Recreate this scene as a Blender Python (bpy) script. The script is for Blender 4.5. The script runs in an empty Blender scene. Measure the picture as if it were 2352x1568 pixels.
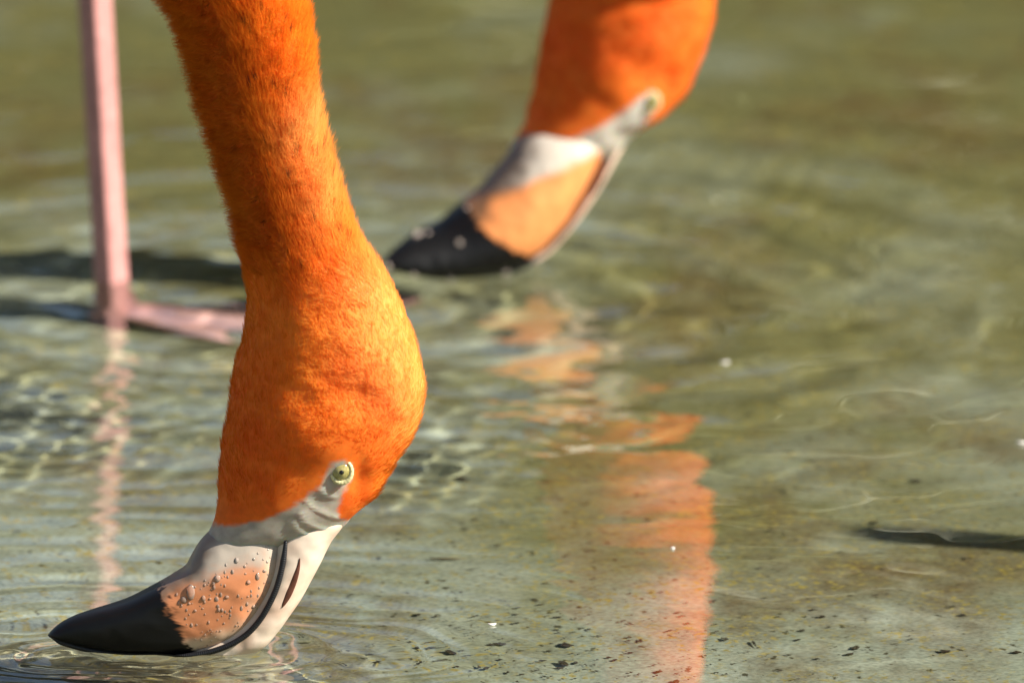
import bpy, math, random
import numpy as np
from mathutils import Vector, Matrix

# 1 Blender unit = 10 cm: everything below is written in metres and each top-level object is enlarged by US at the end.
US = 10.0
# ------------------------------------------------------------------ camera, world, sun, exposure
sc = bpy.context.scene
sc.unit_settings.system = 'METRIC'; sc.unit_settings.scale_length = 1.0 / US
PITCH = math.radians(12.4)
DIST = 5.4
K1 = DIST * 22.3 / 300.0 / 2352.0            # metres per trace unit at the near bird
cam_d = bpy.data.cameras.new('camera')
cam_d.sensor_fit = 'HORIZONTAL'; cam_d.sensor_width = 22.3; cam_d.lens = 300.0
cam_d.clip_start = 0.1; cam_d.clip_end = 500.0 * US
cam_d.dof.use_dof = True; cam_d.dof.focus_distance = 5.385 * US; cam_d.dof.aperture_fstop = 7.1 / US
cam = bpy.data.objects.new('camera', cam_d); sc.collection.objects.link(cam)
cp, sp = math.cos(PITCH), math.sin(PITCH)
_dx, _dy = (600 - 1176) * K1, -(1490 - 784) * K1
CAM = np.array([-_dx, -(DIST * cp + _dy * sp), DIST * sp - _dy * cp])
cam.location = CAM * US; cam.rotation_euler = (math.pi / 2 - PITCH, 0, 0)
sc.camera = cam

SUN_EL = math.radians(37.0); SUN_AZ = math.radians(18.0)   # from the right, a little towards the camera
sdir = Vector((math.cos(SUN_EL) * math.cos(SUN_AZ), -math.cos(SUN_EL) * math.sin(SUN_AZ), math.sin(SUN_EL)))
w = bpy.data.worlds.new('World'); sc.world = w; w.use_nodes = True
nt = w.node_tree
sky = nt.nodes.new('ShaderNodeTexSky'); sky.sky_type = 'NISHITA'; sky.sun_disc = False
sky.sun_elevation = SUN_EL
sky.sun_rotation = math.atan2(sdir.x, sdir.y)
nt.links.new(sky.outputs[0], nt.nodes['Background'].inputs[0])
nt.nodes['Background'].inputs[1].default_value = 0.05
sun_d = bpy.data.lights.new('sun', 'SUN'); sun_d.energy = 5.0; sun_d.angle = math.radians(0.53); sun_d.color = (1.0, 0.93, 0.82)
sun = bpy.data.objects.new('sun', sun_d); sc.collection.objects.link(sun)
sun.rotation_euler = sdir.to_track_quat('Z', 'Y').to_euler(); sun.location = sdir * 20
try: sun_d.cycles.is_caustics_light = True
except Exception as e: print('caustics light', e)
sc.view_settings.view_transform = 'Standard'; sc.view_settings.look = 'None'
sc.view_settings.gamma = 1.0; sc.view_settings.exposure = 1.15
cy = sc.cycles
cy.use_denoising = True
cy.max_bounces = 10; cy.transmission_bounces = 8; cy.glossy_bounces = 4; cy.diffuse_bounces = 3; cy.transparent_max_bounces = 12
cy.caustics_reflective = False; cy.caustics_refractive = True; cy.sample_clamp_indirect = 4.0
cy.blur_glossy = 0.3

rng = np.random.default_rng(7)
random.seed(7)

# ------------------------------------------------------------------ helpers
def link(o, parent=None):
    sc.collection.objects.link(o)
    if parent is not None: o.parent = parent
    return o

def tag(o, label=None, cat=None, group=None, kind=None):
    if label: o['label'] = label
    if cat: o['category'] = cat
    if group: o['group'] = group
    if kind: o['kind'] = kind
    return o

def mesh_obj(name, verts, faces, mats, parent=None, smooth=True, attrs=None, idx=None):
    me = bpy.data.meshes.new(name)
    me.from_pydata([tuple(v) for v in verts], [], [tuple(f) for f in faces])
    for m in (mats if isinstance(mats, (list, tuple)) else [mats]): me.materials.append(m)
    if smooth: me.polygons.foreach_set('use_smooth', [True] * len(me.polygons))
    if idx is not None: me.polygons.foreach_set('material_index', list(idx))
    for an, arr in (attrs or {}).items():
        arr = np.asarray(arr, dtype=np.float32)
        if arr.ndim == 1:
            a = me.attributes.new(an, 'FLOAT', 'POINT'); a.data.foreach_set('value', arr)
        else:
            a = me.attributes.new(an, 'FLOAT_COLOR', 'POINT')
            a.data.foreach_set('color', np.concatenate([arr, np.ones((len(arr), 1), np.float32)], 1).ravel())
    me.update()
    o = bpy.data.objects.new(name, me)
    return link(o, parent)

def casts(o):
    try: o.cycles.is_caustics_caster = True
    except Exception: o.is_caustics_caster = True

def receives(o):
    try: o.cycles.is_caustics_receiver = True
    except Exception: o.is_caustics_receiver = True

def crom(P, n):
    """Catmull-Rom through rows of P, n samples in each span."""
    P = np.asarray(P, float)
    Q = np.vstack([2 * P[0] - P[1], P, 2 * P[-1] - P[-2]])
    out = []
    for i in range(1, len(Q) - 2):
        t = np.linspace(0, 1, n, endpoint=False)[:, None]
        a, b, c, d = Q[i - 1], Q[i], Q[i + 1], Q[i + 2]
        out.append(0.5 * (2 * b + (c - a) * t + (2 * a - 5 * b + 4 * c - d) * t ** 2 + (3 * b - a - 3 * c + d) * t ** 3))
    out.append(P[-1:])
    return np.vstack(out)

def sdist(px, pz, poly):
    """signed distance to a closed polygon (positive inside)."""
    poly = np.asarray(poly, float); n = len(poly)
    best = np.full(px.shape, 1e9); ins = np.zeros(px.shape, bool)
    for i in range(n):
        ax, az = poly[i]; bx, bz = poly[(i + 1) % n]
        ex, ez = bx - ax, bz - az; L = ex * ex + ez * ez + 1e-9
        t = np.clip(((px - ax) * ex + (pz - az) * ez) / L, 0, 1)
        best = np.minimum(best, np.hypot(px - ax - t * ex, pz - az - t * ez))
        cr = ((az > pz) != (bz > pz))
        with np.errstate(divide='ignore', invalid='ignore'):
            xi = ax + (pz - az) / (bz - az if bz != az else 1e-9) * ex
        ins ^= cr & (px < xi)
    return np.where(ins, best, -best)

def vnoise(x, y, z, seed=0):
    """cheap smooth value noise, -1..1"""
    r = np.random.default_rng(seed); T = r.random(4096) * 2 - 1
    def h(i, j, k): return T[(i * 73 + j * 179 + k * 283) & 4095]
    xi, yi, zi = [np.floor(v).astype(int) for v in (x, y, z)]
    fx, fy, fz = x - xi, y - yi, z - zi
    fx, fy, fz = [f * f * f * (f * (6 * f - 15) + 10) for f in (fx, fy, fz)]
    def lerp(a, b, t): return a + (b - a) * t
    return lerp(lerp(lerp(h(xi, yi, zi), h(xi + 1, yi, zi), fx), lerp(h(xi, yi + 1, zi), h(xi + 1, yi + 1, zi), fx), fy),
                lerp(lerp(h(xi, yi, zi + 1), h(xi + 1, yi, zi + 1), fx), lerp(h(xi, yi + 1, zi + 1), h(xi + 1, yi + 1, zi + 1), fx), fy), fz)

def smooth(e0, e1, x):
    t = np.clip((x - e0) / (e1 - e0), 0, 1); return t * t * (3 - 2 * t)

def water_pt(u, v, z=0.0):
    """where a sight line through (u,v) of the 2352-wide layout meets height z (used once, to lay out places on the pond)."""
    d = np.array([(u - 1176) * K1 / DIST, cp - (v - 784) * K1 / DIST * sp, -sp - (v - 784) * K1 / DIST * cp])
    t = (z - CAM[2]) / d[2]
    return CAM + d * t

# ------------------------------------------------------------------ materials
def mat(name):
    m = bpy.data.materials.new(name); m.use_nodes = True
    return m, m.node_tree.nodes, m.node_tree.links, m.node_tree.nodes['Principled BSDF']

def noise(N, L, co, scale, detail=4, rough=0.55):
    n = N.new('ShaderNodeTexNoise'); n.inputs['Scale'].default_value = scale
    n.inputs['Detail'].default_value = detail; n.inputs['Roughness'].default_value = rough
    if co is not None: L.new(co, n.inputs['Vector'])
    return n

def ramp(N, L, src, stops):
    r = N.new('ShaderNodeValToRGB'); L.new(src, r.inputs[0])
    e = r.color_ramp.elements
    while len(e) < len(stops): e.new(0.5)
    for i, (p, c) in enumerate(stops):
        e[i].position = p; e[i].color = (*c, 1) if len(c) == 3 else c
    return r

def mixc(N, L, fac, a, b, mode='MIX'):
    m = N.new('ShaderNodeMix'); m.data_type = 'RGBA'; m.blend_type = mode
    for s, v in ((m.inputs[0], fac), (m.inputs[6], a), (m.inputs[7], b)):
        if hasattr(v, 'links'): L.new(v, s)
        else: s.default_value = v if not isinstance(v, tuple) else (*v, 1)
    return m.outputs[2]

def G(v): return (v, v, v)

# plumage-covered skin, coloured from a pigment attribute
def body_mat(name, attr='pigment', rough=0.7, bump=0.15, bscale=900, spec=0.2, var=0.12, sss=0.0, coat=0.0):
    m, N, L, B = mat(name)
    a = N.new('ShaderNodeAttribute'); a.attribute_name = attr
    tc = N.new('ShaderNodeTexCoord')
    n = noise(N, L, tc.outputs['Object'], bscale * 0.35, 5)
    r = ramp(N, L, n.outputs[0], [(0.25, G(1 - var * 2)), (0.75, G(1.0))])
    L.new(mixc(N, L, 1.0, a.outputs['Color'], r.outputs[0], 'MULTIPLY'), B.inputs['Base Color'])
    B.inputs['Roughness'].default_value = rough; B.inputs['Specular IOR Level'].default_value = spec
    B.inputs['Coat Weight'].default_value = coat; B.inputs['Coat Roughness'].default_value = 0.12
    if sss:
        B.inputs['Subsurface Weight'].default_value = sss; B.inputs['Subsurface Scale'].default_value = 0.011 * US
        B.inputs['Subsurface Radius'].default_value = (1.0, 0.28, 0.10)
    n2 = noise(N, L, tc.outputs['Object'], bscale, 4)
    b = N.new('ShaderNodeBump'); b.inputs['Strength'].default_value = bump; b.inputs['Distance'].default_value = 0.001
    L.new(n2.outputs[0], b.inputs['Height']); L.new(b.outputs[0], B.inputs['Normal'])
    return m

M_body = body_mat('flamingo_plumage_skin', sss=0.65)
M_bill = body_mat('flamingo_bill_horn', rough=0.44, bump=0.25, bscale=420, spec=0.22, var=0.10, coat=0.06)
M_leg = body_mat('flamingo_leg_skin', rough=0.5, bump=0.4, bscale=500, spec=0.35, var=0.15)

def hair_mat():
    m, N, L, B = mat('flamingo_feather_fibre')
    a = N.new('ShaderNodeAttribute'); a.attribute_name = 'tint'
    out = N['Material Output']
    sn = N.new('ShaderNodeAttribute'); sn.attribute_name = 'lie'
    vt = N.new('ShaderNodeVectorTransform'); vt.vector_type = 'NORMAL'; vt.convert_from = 'OBJECT'; vt.convert_to = 'WORLD'
    L.new(sn.outputs['Vector'], vt.inputs[0])
    df = N.new('ShaderNodeBsdfDiffuse'); L.new(a.outputs['Color'], df.inputs['Color']); L.new(vt.outputs[0], df.inputs['Normal'])
    t = N.new('ShaderNodeBsdfTranslucent'); L.new(a.outputs['Color'], t.inputs['Color'])
    mx = N.new('ShaderNodeMixShader'); mx.inputs[0].default_value = 0.25
    L.new(df.outputs[0], mx.inputs[1]); L.new(t.outputs[0], mx.inputs[2])
    tr = N.new('ShaderNodeBsdfTransparent')                       # loose barbs: light passes between them
    m2 = N.new('ShaderNodeMixShader'); m2.inputs[0].default_value = 0.22
    L.new(mx.outputs[0], m2.inputs[1]); L.new(tr.outputs[0], m2.inputs[2]); L.new(m2.outputs[0], out.inputs['Surface'])
    return m
M_hair = hair_mat()

def plain(name, col, rough=0.5, spec=0.5, coat=0.0, var=0.15, scale=600, bump=0.1):
    m, N, L, B = mat(name)
    tc = N.new('ShaderNodeTexCoord'); n = noise(N, L, tc.outputs['Object'], scale, 4)
    r = ramp(N, L, n.outputs[0], [(0.3, tuple(c * (1 - var) for c in col)), (0.7, tuple(min(1, c * (1 + var)) for c in col))])
    L.new(r.outputs[0], B.inputs['Base Color'])
    B.inputs['Roughness'].default_value = rough; B.inputs['Specular IOR Level'].default_value = spec; B.inputs['Coat Weight'].default_value = coat
    b = N.new('ShaderNodeBump'); b.inputs['Strength'].default_value = bump; b.inputs['Distance'].default_value = 0.0006
    L.new(n.outputs[0], b.inputs['Height']); L.new(b.outputs[0], B.inputs['Normal'])
    return m
M_comb = plain('bill_comb_horn', (0.012, 0.012, 0.014), 0.42, 0.35)
M_nostril = plain('nostril_inside', (0.10, 0.035, 0.02), 0.6, 0.3)
M_pupil = plain('pupil', (0.004, 0.004, 0.004), 0.08, 0.6)
M_lid = plain('eyelid_skin', (0.62, 0.56, 0.30), 0.4, 0.4, var=0.3, scale=1500, bump=0.5)
M_debris = plain('wet_dead_leaf', (0.045, 0.032, 0.02), 0.5, 0.4, var=0.5, scale=300)
M_straw = plain('dry_straw', (0.17, 0.11, 0.04), 0.6, 0.3, var=0.4, scale=300)
M_sparkle = plain('sparkle_white', (0.8, 0.78, 0.74), 0.6, 0.3)

def eye_mat():
    m, N, L, B = mat('flamingo_iris')
    tc = N.new('ShaderNodeTexCoord'); n = noise(N, L, tc.outputs['Object'], 900, 5)
    r = ramp(N, L, n.outputs[0], [(0.3, (0.20, 0.17, 0.045)), (0.7, (0.42, 0.37, 0.14))])
    L.new(r.outputs[0], B.inputs['Base Color']); B.inputs['Roughness'].default_value = 0.06; B.inputs['Coat Weight'].default_value = 1.0
    return m
M_iris = eye_mat()

def drop_mat():
    m, N, L, B = mat('water_bead')
    fr = N.new('ShaderNodeFresnel'); fr.inputs[0].default_value = 1.4
    g = N.new('ShaderNodeBsdfGlossy'); g.inputs['Roughness'].default_value = 0.12
    df = N.new('ShaderNodeBsdfDiffuse'); df.inputs['Color'].default_value = (0.97, 0.80, 0.68, 1)   # pale colour standing in for light gathered inside the bead
    tr = N.new('ShaderNodeBsdfTransparent')
    a = N.new('ShaderNodeMixShader'); a.inputs[0].default_value = 0.17
    L.new(tr.outputs[0], a.inputs[1]); L.new(df.outputs[0], a.inputs[2])
    mx = N.new('ShaderNodeMixShader'); L.new(fr.outputs[0], mx.inputs[0]); L.new(a.outputs[0], mx.inputs[1]); L.new(g.outputs[0], mx.inputs[2])
    L.new(mx.outputs[0], N['Material Output'].inputs['Surface'])
    return m
M_drop = drop_mat()
M_wet = drop_mat(); M_wet.name = 'wet_film'

def water_mat():
    m, N, L, B = mat('pond_water')
    B.inputs['Base Color'].default_value = (0.97, 0.985, 0.95, 1); B.inputs['Roughness'].default_value = 0.0
    B.inputs['IOR'].default_value = 1.333; B.inputs['Transmission Weight'].default_value = 1.0
    return m
M_water = water_mat()

def floor_mat():
    m, N, L, B = mat('stained_concrete_under_water')
    geo = N.new('ShaderNodeTexCoord'); P = geo.outputs['Object']
    def warp(loc, scl):
        mp = N.new('ShaderNodeMapping'); mp.inputs['Location'].default_value = loc; mp.inputs['Scale'].default_value = scl
        L.new(P, mp.inputs['Vector']); return mp.outputs[0]
    n0 = noise(N, L, P, 14.0, 6, 0.6)
    r0 = ramp(N, L, n0.outputs[0], [(0.30, (0.32, 0.36, 0.255)), (0.55, (0.40, 0.445, 0.345)), (0.8, (0.47, 0.51, 0.42))])
    # olive algae, more of it towards the back and the right
    n1 = noise(N, L, warp((0.4, 0.9, 0), (1, 0.55, 1)), 7.0, 7, 0.65)
    sep = N.new('ShaderNodeSeparateXYZ'); L.new(P, sep.inputs[0])
    mr = N.new('ShaderNodeMapRange'); mr.inputs[1].default_value = 0.0; mr.inputs[2].default_value = 1.3; mr.inputs[3].default_value = -0.03; mr.inputs[4].default_value = 0.22
    L.new(sep.outputs[1], mr.inputs[0])
    mx = N.new('ShaderNodeMapRange'); mx.inputs[1].default_value = 0.0; mx.inputs[2].default_value = 0.5; mx.inputs[3].default_value = 0.0; mx.inputs[4].default_value = 0.12
    L.new(sep.outputs[0], mx.inputs[0])
    ad = N.new('ShaderNodeMath'); L.new(n1.outputs[0], ad.inputs[0]); L.new(mr.outputs[0], ad.inputs[1])
    ad2 = N.new('ShaderNodeMath'); L.new(ad.outputs[0], ad2.inputs[0]); L.new(mx.outputs[0], ad2.inputs[1])
    f1 = ramp(N, L, ad2.outputs[0], [(0.46, G(0)), (0.72, G(0.92))])
    col = mixc(N, L, f1.outputs[0], r0.outputs[0], (0.205, 0.195, 0.065))
    # brown film
    n2 = noise(N, L, warp((3.3, 1.75, 0), (1.0, 0.45, 1)), 9.0, 9, 0.70)
    f2 = ramp(N, L, n2.outputs[0], [(0.49, G(0)), (0.66, G(0.85))])
    col = mixc(N, L, f2.outputs[0], col, (0.17, 0.11, 0.04))
    # yellow speckle, broken into clumps
    n3 = noise(N, L, warp((0, 0, 0), (1, 0.6, 1)), 330.0, 3, 0.6); n3b = noise(N, L, P, 24.0, 4, 0.6)
    f3 = ramp(N, L, n3.outputs[0], [(0.55, G(0)), (0.62, G(0.9))])
    f3b = ramp(N, L, n3b.outputs[0], [(0.38, G(0)), (0.60, G(1))])
    col = mixc(N, L, mixc(N, L, 1.0, f3.outputs[0], f3b.outputs[0], 'MULTIPLY'), col, (0.42, 0.34, 0.08))
    # dark flecks
    n4 = noise(N, L, warp((7, 2, 0), (1, 0.6, 1)), 210.0, 4, 0.6)
    f4 = ramp(N, L, n4.outputs[0], [(0.63, G(0)), (0.67, G(0.9))])
    col = mixc(N, L, f4.outputs[0], col, (0.06, 0.05, 0.025))
    n5 = noise(N, L, P, 520.0, 3, 0.5)
    f5 = ramp(N, L, n5.outputs[0], [(0.3, G(0.62)), (0.6, G(1.0))])
    col = mixc(N, L, 1.0, col, f5.outputs[0], 'MULTIPLY')
    L.new(col, B.inputs['Base Color']); B.inputs['Roughness'].default_value = 0.85; B.inputs['Specular IOR Level'].default_value = 0.1
    b = N.new('ShaderNodeBump'); b.inputs['Strength'].default_value = 0.4; b.inputs['Distance'].default_value = 0.008
    L.new(n5.outputs[0], b.inputs['Height']); L.new(b.outputs[0], B.inputs['Normal'])
    return m
M_floor = floor_mat()

# ------------------------------------------------------------------ the pond: floor and water
DEPTH = 0.08
def axis(lo, hi, fine0, fine1, step, grow=1.25):
    a = list(np.arange(fine0, fine1 + 1e-9, step))
    s = step; v = a[0]
    while v > lo:
        s *= grow; v -= s; a.insert(0, max(v, lo))
    s = step; v = a[-1]
    while v < hi:
        s *= grow; v += s; a.append(min(v, hi))
    return np.array(a)

def grid(name, xs, ys, zf, m, kind='structure'):
    X, Y = np.meshgrid(xs, ys); Z = zf(X, Y)
    nx, ny = len(xs), len(ys)
    V = np.stack([X, Y, Z], -1).reshape(-1, 3)
    me = bpy.data.meshes.new(name)
    i = (np.arange(ny - 1)[:, None] * nx + np.arange(nx - 1)[None]).ravel()
    F = np.stack([i, i + 1, i + nx + 1, i + nx], 1).astype(np.int32)
    me.vertices.add(len(V)); me.vertices.foreach_set('co', V.astype(np.float32).ravel())
    me.loops.add(F.size); me.loops.foreach_set('vertex_index', F.ravel())
    me.polygons.add(len(F)); me.polygons.foreach_set('loop_start', np.arange(0, F.size, 4, dtype=np.int32))
    me.update(calc_edges=True); me.validate()
    me.polygons.foreach_set('use_smooth', [True] * len(me.polygons))
    me.materials.append(m)
    o = bpy.data.objects.new(name, me); link(o); o['kind'] = kind
    return o

XMAX, YMIN, YMAX = 16.0, -4.0, 13.0
def floor_z(X, Y):
    d = np.minimum(np.minimum(XMAX - np.abs(X), YMAX - Y), Y - YMIN)     # distance inside the pond edge
    return np.where(d > 0, np.maximum(-DEPTH, 0.05 - d * 0.4), np.minimum(0.05 - d * 0.4, 0.25)) + 0.0015 * np.sin(X * 3.1) * np.sin(Y * 2.3)
floor = grid('pool_floor', axis(-200, 200, -0.6, 0.8, 0.05, 1.12), axis(-200, 200, -0.8, 1.8, 0.05, 1.12), floor_z, M_floor)
try: floor.cycles.is_caustics_receiver = True
except Exception: floor.is_caustics_receiver = True

def P2(u, v): p = water_pt(u, v); return p[0], p[1]
S_BILL = P2(380, 1497); S_LEG = P2(262, 640); S_LEG2 = P2(690, 640); S_BG = P2(1120, 640)
wr = np.random.default_rng(3)
CHOP = [(wr.uniform(0, 2 * math.pi), wr.uniform(0.012, 0.030), wr.uniform(0, 6.28)) for _ in range(16)]
SWELL = [(wr.uniform(0, 2 * math.pi), wr.uniform(0.05, 0.16), wr.uniform(0, 6.28)) for _ in range(10)]
def rings(X, Y, c, lam, amp, r0, decay, ph=0, ax=1.0, rough=0.0):
    dx, dy = X - c[0], Y - c[1]
    r = np.hypot(dx * ax, dy)
    if rough: r = r + rough * (vnoise(X * 35, Y * 35, X * 0, 5))
    return amp * np.cos(2 * math.pi * r / lam + ph) * np.exp(-np.maximum(r - r0, 0) / decay) * smooth(0, r0, r)
def blob(X, Y, u, v, su, sv):
    c = P2(u, v); a = P2(u + su, v); b = P2(u, v - sv)
    sx = abs(a[0] - c[0]); sy = abs(b[1] - c[1])
    return np.exp(-(((X - c[0]) / sx) ** 2 + ((Y - c[1]) / sy) ** 2))
def water_z(X, Y):
    Z = np.zeros_like(X)
    near = np.exp(-((X / 6) ** 2 + ((Y - 0.3) / 6) ** 2))
    Z += rings(X, Y, S_BILL, 0.0115, 0.00024, 0.035, 0.022, ax=0.55, rough=0.009)
    back = smooth(-0.02, 0.06, Y) * smooth(0.08, -0.02, X)
    Z += rings(X, Y, S_BILL, 0.022, 0.00010, 0.06, 0.10, ph=1.0, ax=0.7, rough=0.004)
    Z += rings(X, Y, S_BILL, 0.034, 0.00030, 0.06, 0.14, ph=0.3, ax=0.6, rough=0.008) * back
    Z += rings(X, Y, S_LEG2, 0.030, 0.00020, 0.10, 0.12, ph=0.4, rough=0.006)
    Z += rings(X, Y, S_LEG, 0.024, 0.00006, 0.08, 0.12, ph=2.0, rough=0.006)
    Z += rings(X, Y, S_BG, 0.075, 0.0007, 0.10, 0.22, ph=1.3, rough=0.010)
    Z += rings(X, Y, S_BG, 0.014, 0.00006, 0.03, 0.05, ph=1.3, ax=0.6, rough=0.004)
    chop = np.zeros_like(X)
    for a, lam, ph in CHOP:
        k = 2 * math.pi / lam
        chop += np.sin(k * (X * math.cos(a) + Y * math.sin(a)) + ph + 1.5 * vnoise(X * 20, Y * 20, X * 0 + a, 9)) * (lam / 0.02)
    mask = 0.75 * blob(X, Y, 330, 900, 330, 110) + 0.6 * blob(X, Y, 1180, 960, 260, 110) + 0.10 * blob(X, Y, 1800, 400, 500, 200) + 1.0 * blob(X, Y, 350, 1520, 330, 40)
    Z += chop * 0.000095 * mask
    for a, lam, ph in SWELL:
        k = 2 * math.pi / lam
        Z += 0.00003 * (lam / 0.1) * np.sin(k * (X * math.cos(a) + Y * math.sin(a)) + ph)
    return Z * near
X0 = P2(-150, 1568)[0]; 
water = grid('water', axis(-XMAX, XMAX, -0.16, 0.38, 0.0014, 1.12), axis(YMIN, YMAX, -0.16, 1.35, 0.0014, 1.10), water_z, M_water)
for nm in ('is_caustics_caster',):
    try: setattr(water.cycles, nm, True)
    except Exception: setattr(water, nm, True)

# ------------------------------------------------------------------ flamingos
NS = 112
def loft(L, R, D, Yc, exps, nsub):
    """rings between left and right outline rows (x,z), half depth D, centre offset Yc, superellipse exponent."""
    A = np.column_stack([L, R, D, Yc, exps])
    A = crom(A, nsub)
    th = np.linspace(0, 2 * math.pi, NS, endpoint=False)
    cl, rl = A[:, 0:2], A[:, 2:4]
    d, yc, e = A[:, 4], A[:, 5], A[:, 6]
    ct = np.cos(th)[None]; st = np.sin(th)[None]
    ee = (2.0 / e)[:, None]
    a = np.sign(ct) * np.abs(ct) ** ee; b = np.sign(st) * np.abs(st) ** ee
    c = (cl + rl) / 2; h = (rl - cl) / 2
    X = c[:, 0:1] + h[:, 0:1] * a; Zz = c[:, 1:2] + h[:, 1:2] * a
    Y = yc[:, None] + d[:, None] * b
    return np.stack([X, Y, Zz], -1)          # (nr, NS, 3)

def ring_faces(nr, ns, caps=True, off=0):
    F = []
    for i in range(nr - 1):
        for j in range(ns):
            k = (j + 1) % ns
            F.append((off + i * ns + j, off + i * ns + k, off + (i + 1) * ns + k, off + (i + 1) * ns + j))
    if caps:
        F.append(tuple(off + j for j in range(ns - 1, -1, -1)))
        F.append(tuple(off + (nr - 1) * ns + j for j in range(ns)))
    return F

def tube(pts, rad, ns=14):
    pts = np.asarray(pts, float); n = len(pts); R = []
    T = np.gradient(pts, axis=0); T /= np.linalg.norm(T, axis=1)[:, None] + 1e-12
    up = np.array([0.0, 1.0, 0.0])
    th = np.linspace(0, 2 * math.pi, ns, endpoint=False)
    for i in range(n):
        a = np.cross(T[i], up); a /= np.linalg.norm(a) + 1e-12; b = np.cross(a, T[i])
        R.append(pts[i] + np.outer(np.cos(th), a) * np.atleast_1d(rad[i])[0] + np.outer(np.sin(th), b) * np.atleast_1d(rad[i])[-1])
    return np.array(R)

ORANGE = np.array([0.90, 0.225, 0.012]); DEEP = np.array([0.80, 0.105, 0.003]); PALE = np.array([0.97, 0.44, 0.12])
GREY = np.array([0.46, 0.40, 0.33])

def feather_rgb(u, v, spec, pts):
    """plumage pigment, pale sunlit patches painted in, at layout point (u, v)."""
    n1 = vnoise(pts[:, 0] * 60, pts[:, 1] * 60, pts[:, 2] * 60, 11)
    n2 = vnoise(pts[:, 0] * 220, pts[:, 1] * 220, pts[:, 2] * 220, 12)
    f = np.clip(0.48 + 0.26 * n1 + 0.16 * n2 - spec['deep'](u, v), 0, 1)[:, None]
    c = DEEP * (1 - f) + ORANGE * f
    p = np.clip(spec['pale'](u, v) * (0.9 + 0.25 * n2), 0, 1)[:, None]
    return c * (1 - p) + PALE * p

def leg_rings(hip, ankle, foot_dir, knee_bulge=0.012):
    hip, ankle = np.array(hip), np.array(ankle)
    t = np.array([0, 0.1, 0.25, 0.40, 0.46, 0.5, 0.54, 0.6, 0.8, 0.93, 0.98, 1.0])
    pts = hip + (ankle - hip) * t[:, None]
    pts[:, 0] += 0.0 * t
    r = np.array([0.024, 0.016, 0.0095, 0.0085, 0.0105, 0.0125, 0.0105, 0.0072, 0.0066, 0.0070, 0.0090, 0.0075])
    A = crom(np.column_stack([pts, r]), 8)
    R_ = tube(A[:, :3], A[:, 3], 28)                     # shank with a keeled front: rounded rhombic section
    c = A[:, None, :3]; o = (R_ - c) / A[:, 3][:, None, None]
    p = 2 / 1.32
    o = np.sign(o) * np.abs(o) ** np.array([p, p, 1.0]); o[..., 1] *= 1.25
    return c + o * A[:, 3][:, None, None] * 1.12

def foot_parts(ankle, ang, base):
    """three webbed front toes, a web between them and a hind toe."""
    V, F = [], []
    a = np.array(ankle)
    tips = []
    for da, ln in ((-0.52, 0.066), (0.0, 0.080), (0.52, 0.066)):
        d = np.array([math.cos(ang + da), math.sin(ang + da), 0])
        end = a + d * ln; end[2] = base + 0.003
        mid = a + d * ln * 0.35; mid[2] = base + 0.012
        A = crom(np.column_stack([[a + [0, 0, 0.004], mid, a + d * ln * 0.7 + [0, 0, base + 0.006 - a[2]], end], [0.0105, 0.0095, 0.0080, 0.0030]]), 6)
        R = tube(A[:, :3], A[:, 3], 10); F += ring_faces(len(R), 10, True, len(V)); V += list(R.reshape(-1, 3)); tips.append(end)
    d = np.array([math.cos(ang + math.pi), math.sin(ang + math.pi), 0])
    A = np.array([a + [0, 0, 0.006], a + d * 0.009 + [0, 0, 0.0], a + d * 0.016 + [0, 0, base + 0.003 - a[2]]])
    R = tube(A, [0.004, 0.0032, 0.0015], 8); F += ring_faces(3, 8, True, len(V)); V += list(R.reshape(-1, 3))
    for q in (0, 1):
        p, s = tips[q], tips[q + 1]
        top = len(V); n = 6
        for i in range(n + 1):
            t = i / n
            e = p * (1 - t) + s * t; c = a * 0.30 + e * 0.70; sag = math.sin(t * math.pi) * 0.22
            e2 = e * (1 - sag) + a * sag; e2[2] = base + 0.006; b = a.copy(); b[2] = base + 0.014
            V += [b, e2, e2 - [0, 0, 0.002], b - [0, 0, 0.003]]
        for i in range(n):
            k = top + 4 * i
            F += [(k, k + 1, k + 5, k + 4), (k + 1, k + 2, k + 6, k + 5), (k + 2, k + 3, k + 7, k + 6)]
    return V, F

def icos(r, seg=16, rin=10):
    V, F = [], []
    for i in range(rin + 1):
        ph = math.pi * i / rin
        for j in range(seg):
            a = 2 * math.pi * j / seg
            V.append((r * math.sin(ph) * math.cos(a), r * math.sin(ph) * math.sin(a), r * math.cos(ph)))
    for i in range(rin):
        for j in range(seg):
            F.append((i * seg + j, (i + 1) * seg + j, (i + 1) * seg + (j + 1) % seg, i * seg + (j + 1) % seg))
    return V, F
DROP_ME = None

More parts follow.
